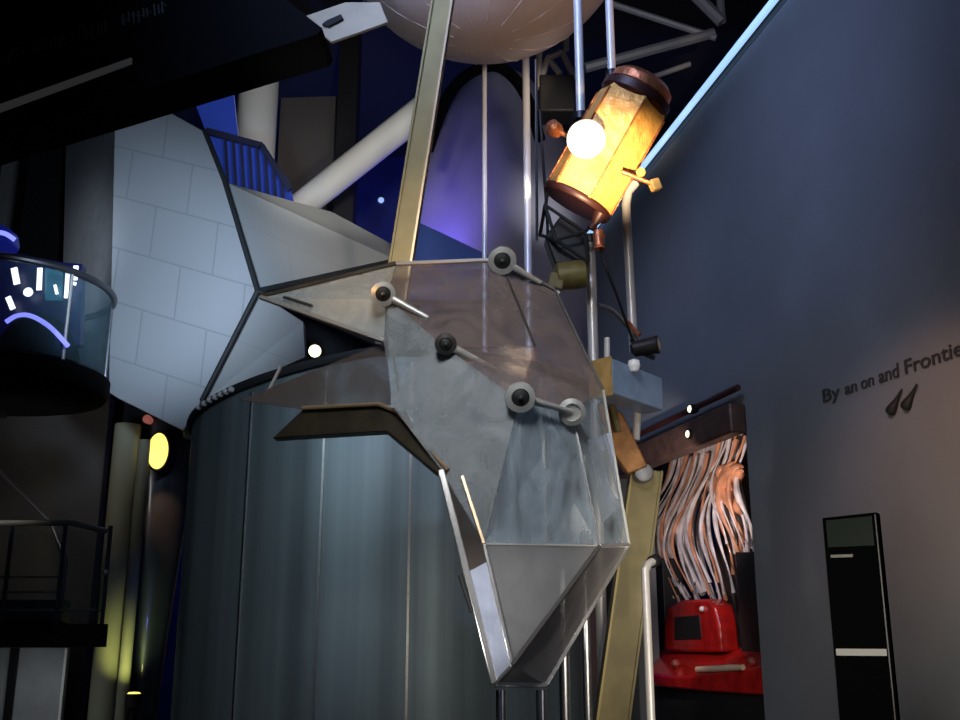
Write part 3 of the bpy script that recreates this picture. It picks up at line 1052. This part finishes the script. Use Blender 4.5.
pl = thing('slotted_plate', 'beige plate with a dark slot, between the black bulkhead and the globe', 'plate', P(345, 25, 6.3))
MB().prism([P(302, 17, 6.75), P(331, 42, 6.62), P(388, 22, 6.66), P(380, 2, 6.75), P(345, 2, 6.75)], (0, .06, .02)).build('plate', 'plate', pl, .008)
MB().prism([P(322, 24, 6.66), P(327, 20, 6.67), P(341, 14, 6.68), P(343, 18, 6.67), P(328, 26, 6.65)], (0, .06, .01)).build('slot', 'rubber', pl)
MB().tube([P(365, 5, 6.78), Vector((P(365, 5, 6.78).x, 6.78, CEIL))], .02, 8).build('drop_rod', 'dark', pl)

# ------------------------------------------------------------------ background upper centre
dm = thing('purple_dome', 'tall rounded dome washed in purple light behind the pale poles', 'dome', P(500, 260, 17))
Yd = 17.0
cx = P(500, 150, Yd).x
prof = []
for py, hw in ((420, 132), (330, 122), (270, 108), (240, 99), (215, 92), (190, 83), (165, 73), (140, 63), (118, 53), (100, 44), (88, 35), (80, 24), (76, 12), (75, .5)):
    p = P(500, py, Yd)
    dist = (p - EYE).dot(FW)
    prof.append((hw / F * dist, p.z))
MB().lathe((cx, Yd, 0), (0, 0, 1), prof, 64).build('dome_shell', 'purple', dm, ang=60)
arch = [P(px, py, 13.6) for px, py in ((428, 150), (446, 100), (466, 76), (492, 66), (512, 76), (528, 100), (540, 140))]
tag(MB().tube(bez(arch, 6), .085, 10).build('arched_rib', 'slab'), 'dark arched rib curving over the purple dome', 'rib')
tag(MB().prism([P(409, 218, 12.9), P(440, 232, 12.9), P(490, 256, 12.9), P(490, 300, 12.9), P(405, 300, 12.9)], (0, .2, 0)).build('blue_parapet', mat('blue_parapet_paint', (.03, .08, .32), .6)), 'deep blue sloping parapet at the foot of the purple dome', 'parapet')

p = P(256, 130, 16)
tag(MB().tube([Vector((p.x, p.y, 0)), Vector((p.x, p.y, CEIL))], .34, 32).build('round_column', 'white'), 'white round column behind the blue lit glazing', 'column')
tag(MB().tube([P(300, 207, 15.3), P(430, 104, 14.5)], .225, 28).build('diagonal_brace', 'white'), 'white round brace rising diagonally behind the olive strut', 'brace')
a, b_ = P(281, 98, 17.2), P(338, 96, 17.2)
tag(MB().prism([Vector((a.x, a.y, 6)), Vector((b_.x, b_.y, 6)), b_, a], (0, .8, 0)).build('wall_block', mat('brown_block', (.10, .088, .085), .8)), 'dark brown grey block wall right of the white column', 'wall')
a, b_ = P(338, 90, 16.6), P(357, 90, 16.6)
tag(MB().prism([Vector((a.x, a.y, 0)), Vector((b_.x, b_.y, 0)), Vector((b_.x, b_.y, CEIL)), Vector((a.x, a.y, CEIL))], (0, .5, 0)).build('square_column', 'black'), 'thin black square column behind the white diagonal brace', 'column')
# blue glazing
gz = thing('blue_glazing', 'blue lit slanting glazing with dark mullions above the concrete pavilion', 'glazing', P(245, 170, 14.3))
MB().prism([P(px, py, 14.6) for px, py in ((196, 106), (214, 98), (233, 92), (238, 138), (262, 146), (288, 180), (296, 210), (224, 184), (206, 132))], (0, .1, 0)).build('glass_pane', 'bluewin', gz)
for px, yt in ((226, 136), (234, 138), (242, 140), (250, 142), (258, 145), (266, 151), (274, 161), (282, 172)):
    MB().bar(P(px - 1, yt, 14.52), P(px + 2, 184 + (px - 224) * .36, 14.52), .045, .04).build('mullion', 'mull', gz)
MB().bar(P(206, 131, 14.5), P(262, 146, 14.5), .06, .10).build('top_rail', 'mull', gz)
MB().bar(P(262, 146, 14.5), P(290, 190, 14.5), .06, .09).build('top_rail', 'mull', gz)
tag(MB().lathe(P(381, 200, 21.96), (0, -1, 0), [(.06, -.04), (.07, 0), (.04, .03), (0.001, .035)], 14).build('distant_lamp', mat('pale_blue_lens', (.5, .7, .9), .4, emit=(.4, .6, .9), estr=.8)), 'tiny pale lamp on the navy back wall', 'lamp')

# roof truss over the wall
rt = thing('roof_truss', 'grey roof truss under the dark ceiling left of the neon tube', 'truss', P(660, 40, 13))
for (x0, y0, x1, y1, r_) in ((585, 68, 714, 33, .075), (612, 4, 716, 38, .05), (690, -10, 722, 22, .09), (644, 80, 690, 64, .04)):
    MB().tube([P(x0, y0, 13.2), P(x1, y1, 13.2)], r_, 8).build('truss_bar', 'truss', rt)
MB().tube([P(722, 22, 13.2), Vector((P(722, 22, 13.2).x, 13.2, CEIL))], .06, 8).build('drop_rod', 'truss', rt)
# panels behind poles (dark partition between dome and wall)
a, b_ = P(530, 200, 20.0), P(660, 200, 20.0)
struct(MB().prism([Vector((a.x, a.y, 0)), Vector((b_.x, b_.y, 0)), Vector((b_.x, b_.y, CEIL)), Vector((a.x, a.y, CEIL))], (0, .2, 0)).build('wall_rear', mat('dark_partition', (.02, .02, .022), .8)))

# ------------------------------------------------------------------ left: upper balcony
BY = 11.5
bc = P(2, 300, BY)
zr = P(30, 290, BY).z
zp = P(30, 374, BY).z
RB = .112 * BY
bl = thing('round_balcony', 'round dark balcony with curved glass rail at the left edge', 'balcony', (bc.x, BY, zp - .3))
MB().lathe((bc.x, BY, 0), (0, 0, 1), [(RB * .85, zp - .27), (RB * .97, zp - .23), (RB, zp - .17), (RB, zp - .02), (RB * .97, zp), (0.01, zp)], 48).build('platform', 'slab', bl)
MB().box((bc.x - 2.4, BY + .2, zp - .18), (4.4, 1.4, .3)).build('bridge', 'black', bl)
pts = [Vector((bc.x + RB * .96 * math.cos(t), BY + RB * .96 * math.sin(t), zr)) for t in [(-150 + 300 * k / 48) * PI / 180 for k in range(49)]]
MB().tube(pts, .042, 10).build('handrail', 'rail', bl)
MB().lathe((bc.x, BY, 0), (0, 0, 1), [(RB * .96, zp), (RB * .96, zr - .06)], 40, 0, 2 * PI)
gm = MB()
for t0, t1_ in ((-150, -92), (-90, -32), (-30, 30), (32, 90), (92, 150)):
    vs = []
    for k in range(9):
        t = (t0 + (t1_ - t0) * k / 8) * PI / 180
        for rr in (RB * .955, RB * .965):
            for z_ in (zp + .02, zr - .05):
                vs.append(Vector((bc.x + rr * math.cos(t), BY + rr * math.sin(t), z_)))
    fs = []
    for k in range(8):
        o_ = k * 4
        fs += [(o_, o_ + 4, o_ + 5, o_ + 1), (o_ + 2, o_ + 3, o_ + 7, o_ + 6), (o_ + 1, o_ + 5, o_ + 7, o_ + 3), (o_, o_ + 2, o_ + 6, o_ + 4)]
    fs += [(0, 1, 3, 2), (32, 34, 35, 33)]
    MB().add(vs, fs).build('rail_glass', 'railglass', bl)
for t in (-91, -31, 31, 91):
    p = Vector((bc.x + RB * .96 * math.cos(math.radians(t)), BY + RB * .96 * math.sin(math.radians(t)), zp))
    MB().tube([p, upto(p, zr)], .02, 8).build('rail_post', 'frame' if t == -31 else 'rail', bl)
# lit console on it
cs = thing('lit_console', 'dark domed console with a blue light arc and glowing streaks imitating glass reflections on the balcony', 'console', (bc.x, BY - .2, zp))
prof = [(.72, 0), (.74, .12), (.68, .26), (.52, .38), (.28, .46), (.01, .48)]
cc = Vector((P(36, 340, BY - .3).x, BY - .2, zp))
MB().lathe(cc, (0, 0, 1), [(r_ * .6, z_ * 1.32) for r_, z_ in prof], 32).build('dome_cover', 'slab', cs)
arc = [P(x_, y_, BY - .72) for x_, y_ in ((6, 322), (16, 316), (27, 315), (38, 319), (50, 327), (60, 337), (68, 346))]
MB().tube(bez(arc, 5), .026, 8).build('light_arc', 'bluestrip', cs)
for (x0, y0, x1, y1, w1) in ((14, 268, 17, 284, .07), (8, 297, 13, 309, .06), (40, 268, 39, 290, .055), (68, 268, 66, 298, .04), (76, 266, 75, 280, .05), (55, 285, 57, 294, .03), (72, 283, 76, 284, .035)):  # glowing bars imitate bright reflections in the rail glass
    MB().bar(P(x0, y0, BY - .35), P(x1, y1, BY - .35), w1, .02, up=Vector((0, -1, 0))).build('reflection_streak', 'reflectglow', cs)
MB().lathe(P(28, 292, BY - .36), (0, -1, 0), [(.05, -.02), (.055, 0), (.03, .03), (0.001, .035)], 16).build('round_reflection', 'reflectglow', cs)
MB().prism([P(0, 250, BY - .25), P(60, 262, BY - .25), P(82, 264, BY - .25), P(80, 345, BY - .25), P(0, 345, BY - .25)], (0, .12, 0)).build('console_backing', mat('indigo_backing', (.006, .006, .035), .4, emit=(.004, .004, .05), estr=.35), cs)
MB().prism([P(45, 266, BY - .3), P(62, 266, BY - .3), P(62, 300, BY - .3), P(45, 300, BY - .3)], (0, .03, 0)).build('teal_screen', mat('teal_screen', (.02, .1, .14), .3, emit=(.02, .10, .16), estr=.5), cs)
bo = thing('blue_canopy_lamp', 'deep blue dome lamp with a bright blue band above the balcony, at the left edge', 'lamp', P(-8, 240, BY - .5))
gl_c = P(-10, 245, BY - .5)
MB().lathe(gl_c, (0, 0, 1), [(.01, -.02), (.3, -.02), (.31, .03), (.29, .12), (.2, .2), (.01, .24)], 24).build('shade', mat('navy_shade', (.01, .015, .15), .3, emit=(.005, .01, .16), estr=.5), bo)
arc = [P(-14, 232, BY - .92), P(-4, 232, BY - .9), (P(6, 234, BY - .86)), P(15, 240, BY - .8)]
MB().tube(bez(arc, 5), .028, 8).build('blue_band', 'bluestrip', bo)
MB().tube([gl_c + Vector((0, 0, .2)), Vector((gl_c.x, gl_c.y, CEIL))], .015, 8).build('drop_rod', 'dark', bo)

# black upright left of the pavilion and grey strip
a, b_ = P(24, 200, 14.9), P(64, 200, 14.9)
tag(MB().prism([Vector((a.x, a.y, 0)), Vector((b_.x, b_.y, 0)), Vector((b_.x, b_.y, CEIL)), Vector((a.x, a.y, CEIL))], (0, .4, 0)).build('black_pier', 'slab'), 'black pier left of the pavilion, above the round balcony', 'pier')
a, b_ = P(-160, 398, 14.6), P(110, 398, 14.6)
struct(MB().prism([Vector((a.x, a.y, 0)), Vector((b_.x, b_.y, 0)), Vector((b_.x, b_.y, a.z)), Vector((a.x, a.y, a.z))], (0, .2, 0)).build('wall_front', 'darkbrown'))
# rear partition low left
a, b_ = P(-160, 400, 15.8), P(124, 400, 15.8)
struct(MB().prism([Vector((a.x, a.y, 0)), Vector((b_.x, b_.y, 0)), Vector((b_.x, b_.y, 12)), Vector((a.x, a.y, 12))], (0, .2, 0)).build('wall_partition', 'darkbrown'))

# ------------------------------------------------------------------ left: lower mezzanine
mz = thing('mezzanine_deck', 'black mezzanine deck with glass railing at the lower left', 'deck', P(50, 640, 11.3).xy.to_3d())
zt2, zb2 = P(50, 624, 11.3).z, P(50, 647, 11.3).z
xr = P(107, 640, 11.3).x
MB().prism([Vector((-9.9, 11.3, zb2)), Vector((xr, 11.3, zb2)), Vector((xr - .72, 12.7, zb2)), Vector((-9.9, 12.7, zb2))], (0, 0, zt2 - zb2)).build('deck_slab', 'black', mz)
xr2 = P(104, 560, 11.4).x
zr2 = P(50, 523, 11.4).z
MB().tube([Vector((-9.8, 11.4, zr2)), Vector((P(72, 523, 11.4).x, 11.4, zr2)), Vector((xr2, 11.4, zr2 - .09))], .032, 10).build('handrail', 'frame', mz)
for px in (4, 58, 104):
    p = P(px, 600, 11.4)
    MB().bar(Vector((p.x, p.y, zt2)), Vector((p.x, p.y, zr2 - .03)), .035, .035).build('rail_post', 'rail', mz)
for x0, x1 in ((6, 56), (60, 102)):
    a, b_ = P(x0, 600, 11.4), P(x1, 600, 11.4)
    MB().prism([Vector((a.x, 11.39, zt2 + .04)), Vector((b_.x, 11.39, zt2 + .04)), Vector((b_.x, 11.39, zr2 - .13)), Vector((a.x, 11.39, zr2 - .06))], (0, .015, 0)).build('rail_glass', 'railglass', mz)
for py in (577, 592, 610):
    a, b_ = P(-60, py, 11.46), P(58 if py < 600 else 102, py, 11.46)
    MB().tube([Vector((a.x, 11.46, a.z)), Vector((b_.x, 11.46, a.z))], .012, 8).build('rail_wire', 'frame', mz)
MB().lathe(P(105, 573, 11.32), (0, -1, 0), [(.025, -.04), (.035, 0), (.02, .03), (0.001, .035)], 12).build('post_knob', 'framelight', mz)
MB().tube([P(-30, 440, 12.5), P(0, 472, 12.5), P(50, 522, 12.5), P(66, 560, 12.5), Vector((P(66, 560, 12.5).x, 12.5, zt2))], .026, 8).build('stair_rail', 'rail', mz)
MB().box(Vector((P(20, 600, 12.3).x, 12.3, zt2 + .14)), (1.1, .3, .28)).build('bench', 'dark', mz, .03)
a, b_ = P(-80, 660, 13.2), P(66, 660, 13.2)
lp_ = thing('lower_panel', 'pale grey wall panel under the black mezzanine deck', 'panel', (a.x, a.y, 0))
MB().prism([Vector((a.x, a.y, 0)), Vector((b_.x, b_.y, 0)), Vector((b_.x, b_.y, zb2 - .03)), Vector((a.x, a.y, zb2 - .03))], (0, .1, 0)).build('panel_face', 'under', lp_)
MB().bar(Vector((b_.x, b_.y - .02, 0)), Vector((b_.x, b_.y - .02, zb2 - .03)), .03, .03).build('white_trim', 'white', lp_)
p = P(14, 660, 13.15)
MB().bar(Vector((p.x, p.y, 0)), Vector((p.x, p.y, zb2 - .03)), .10, .03).build('dark_post', 'dark', lp_)

# column with yellow uplight
p = P(116, 560, 13.4)
tag(MB().lathe((p.x, p.y, 0), (0, 0, 1), [(.17, 0), (.17, P(116, 425, 13.4).z)], 28).build('plaster_column', 'greencol'), 'slim plaster column lit yellow green from below, right of the mezzanine', 'column')
p = P(131, 600, 13.25)
tag(MB().lathe((p.x, p.y, 0), (0, 0, 1), [(.075, 0), (.075, P(131, 440, 13.25).z)], 20).build('streak_pipe', 'greencol'), 'added thin pipe carrying the yellow green light streak, right above the floor uplight', 'pipe')  # added pipe gives the uplight streak a surface
ul = thing('uplight', 'small floor uplight with yellow glow beside the slim column', 'lamp', P(134, 690, 12.9).xy.to_3d())
pu = P(134, 694, 12.9)
MB().lathe(pu, (0, 0, 1), [(.09, -.16), (.1, -.15), (.1, 0), (.085, .005)], 18).build('lamp_can', 'dark', ul)
MB().lathe(pu, (0, 0, 1), [(.08, .004), (.06, .02), (0.001, .025)], 18).build('lamp_lens', 'yellowlamp', ul)
MB().tube([Vector((pu.x, pu.y, 0)), pu - Vector((0, 0, .15))], .03, 10).build('stand', 'dark', ul)

# dark tapered hull
hx = P(157, 500, 14.2)
tc_ = thing('tapered_hull', 'dark blue tapered hull between the slim column and the steel drum', 'hull', (hx.x, 14.2, 0))
pf = []
for py, hw in ((760, 15), (690, 18), (640, 21), (560, 27), (480, 33), (420, 38), (380, 40)):
    q_ = P(157, py, 14.2)
    pf.append((hw / F * (q_ - EYE).dot(FW), q_.z))
pf = [(pf[0][0], 0)] + pf
MB().lathe((hx.x, 14.2, 0), (0, 0, 1), pf, 40).build('hull_shell', 'hull', tc_, ang=60)
yl = thing('oval_lamp', 'bright yellow oval lamp on the dark tapered hull', 'lamp', P(158, 450, 13.4))
c = P(158, 451, 13.45)


def oval(c, rx, rz, y0, y1):
    n2 = 36
    return [Vector((c.x + rx * math.cos(2 * PI * k / n2), c.y + y0, c.z + rz * math.sin(2 * PI * k / n2))) for k in range(n2)], Vector((0, y1 - y0, 0))


ps, ex_ = oval(c, .165, .275, 0, .30)
MB().prism(ps, ex_).build('lamp_case', 'dark', yl, .01)
ps, ex_ = oval(c, .135, .24, -.02, .02)
MB().prism(ps, ex_).build('lens', 'yellowlamp', yl, .015)
tag(MB().lathe(P(147, 419, 13.5), (0, -1, 0), [(.05, -.12), (.06, 0), (.04, .03), (0.001, .04)], 14).build('indicator_lamp', mat('dull_red_lens', (.4, .12, .1), .4, emit=(.5, .15, .12), estr=.4)), 'small dull red lamp above the yellow oval lamp', 'lamp')

# ------------------------------------------------------------------ lights
def look(o, tgt):
    d = Vector(tgt) - Vector(o.location)
    o.rotation_euler = d.to_track_quat('-Z', 'Y').to_euler()


def area(name, loc, tgt, size, power, col, spread=PI):
    l = bpy.data.lights.new(name, 'AREA')
    l.size = size
    l.energy = power
    l.color = col
    l.spread = spread
    o = bpy.data.objects.new(name, l)
    C.objects.link(o)
    o.location = loc
    look(o, tgt)
    return o


def spot(name, loc, tgt, power, col, ang, blend=.6, rad=.08):
    l = bpy.data.lights.new(name, 'SPOT')
    l.energy = power
    l.color = col
    l.spot_size = math.radians(ang)
    l.spot_blend = blend
    l.shadow_soft_size = rad
    o = bpy.data.objects.new(name, l)
    C.objects.link(o)
    o.location = loc
    look(o, tgt)
    return o


def point(name, loc, power, col, rad=.1):
    l = bpy.data.lights.new(name, 'POINT')
    l.energy = power
    l.color = col
    l.shadow_soft_size = rad
    o = bpy.data.objects.new(name, l)
    C.objects.link(o)
    o.location = loc
    return o


spot('pavilion_wash', (-2.6, 8.4, 6.8), P(160, 280, 12.8), 760, (.62, .78, 1.0), 62, .9, .4)
spot('pavilion_warm', (.4, 8.8, 7.2), P(335, 260, 13.7), 300, (1, .94, .78), 34, .9, .3)
spot('probe_key', (.45, 3.4, 4.4), P(606, 162, 5.9), 2700, (1, .76, .46), 16, 1, .05)
spot('wall_warm', (1.5, 4.6, 5.4), W(930, 465), 140, (1, .52, .32), 46, 1, .1)
area('wall_cool', (-1.4, 2.8, 8.6), W(670, 240), 2.0, 66, (.42, .56, 1.0), 1.25)
area('wall_low', (1.2, 3.6, 3.4), W(790, 640), 1.0, 15, (1, .90, .74), 1.7)
area('drum_wash', (-3.0, 3.0, 6.0), (DX - .3, 7.8, 5.1), 1.2, 3.0, (.72, .90, 1.0), .85)
spot('drum_low', (-2.6, 2.2, 4.2), (DX, 7.6, 3.3), 46, (.82, .92, 1), 50, .9, .6)
spot('pole_wash', (1.8, 4.8, 6.6), P(515, 150, 8.9), 600, (1, .86, .78), 26, .7, .1)
spot('strut_key', (-1.6, 2.4, 4.4), P(394, 255, 5.4), 150, (1, .52, .16), 20, 1, .1)
spot('strut_top', (-1.2, 2.4, 6.2), P(430, 60, 5.4), 20, (1, .86, .55), 26, .9, .1)
spot('globe_wash', (2.0, 5.6, 6.0), gc, 85, (1, .62, .40), 60, .8, .2)
spot('globe_cool', (-1.5, 6.1, 5.9), gc, 20, (.95, .85, .8), 60, .8, .2)
spot('dome_purple', (-1.3, 14.1, 8.3), P(440, 215, 16), 260, (.19, .13, 1.0), 75, .8, .3)
spot('dome_soft', (2.2, 13.0, 9.0), P(522, 215, 16), 200, (.72, .76, .74), 26, .9, .3)
point('back_blue', (-2.0, 19.5, 9.0), 320, (.10, .16, 1.0), .3)
spot('brace_wash', (-1.0, 9.4, 8.6), P(310, 150, 15), 520, (1, .97, .9), 46, .7, .2)
spot('niche_key', wp((sL + sR) / 2 - 1.3, 4.3, -1.0), W(704, 485, .6), 170, (1, .84, .78), 60, .7, .05)
spot('counter_key', wp((sL + sR) / 2 - .6, zT - .5, -1.0), W(700, 655, .3), 80, (1, .80, .70), 40, .7, .05)
area('canopy_fill', (-.4, 1.6, 6.6), P(500, 440, 4.7), 1.0, 20, (.95, .97, 1.0), 1.3)
spot('canopy_edge', (-1.4, 2.4, 2.8), P(480, 612, 4.4), 170, (1, .97, .95), 14, .8, .05)
spot('canopy_low', (1.6, 2.4, 2.6), P(585, 600, 4.5), 12, (1, .93, .95), 30, .8, .05)
spot('box_blue', (2.6, 3.0, 5.5), P(640, 382, 5.5), 45, (.55, .75, 1), 20, .7, .05)
spot('uplight_beam', pu + Vector((-.02, -.30, .05)), P(127, 640, 13.4), 42, (.90, .95, .30), 60, .9, .05)
spot('hull_down', c + Vector((.10, -.5, -.1)), P(168, 520, 13.9), 60, (1, .50, .25), 34, .9, .04)
spot('hull_blue', (-3.6, 11.5, 3.0), P(160, 600, 13.8), 12, (.2, .3, 1), 50, .8, .1)
area('under_deck', (P(20, 660, 12).x, 12.2, zb2 - .06), (P(20, 700, 13).x, 13.0, 0), .8, 6, (.9, .95, 1))
spot('left_fill', (-5.0, 10.6, 4.9), P(45, 470, 14.6), 60, (1, .93, .86), 80, .9, .3)
spot('side_fill', (-6.4, 11.0, 7.4), P(88, 260, 13.5), 170, (.75, .85, 1), 50, .9, .3)
area('truss_wash', (1.5, 9.0, 9), P(650, 40, 13), 1.0, 16, (.9, .9, 1.0), 1.6)

w = bpy.data.worlds.new('hall_dark')
bpy.context.scene.world = w
w.use_nodes = True
w.node_tree.nodes['Background'].inputs['Color'].default_value = (.5, .62, .9, 1)
w.node_tree.nodes['Background'].inputs['Strength'].default_value = .03

vs_ = bpy.context.scene.view_settings
vs_.view_transform = 'Standard'
vs_.look = 'None'
vs_.gamma = 1
vs_.exposure = 0
vs_.use_curve_mapping = False
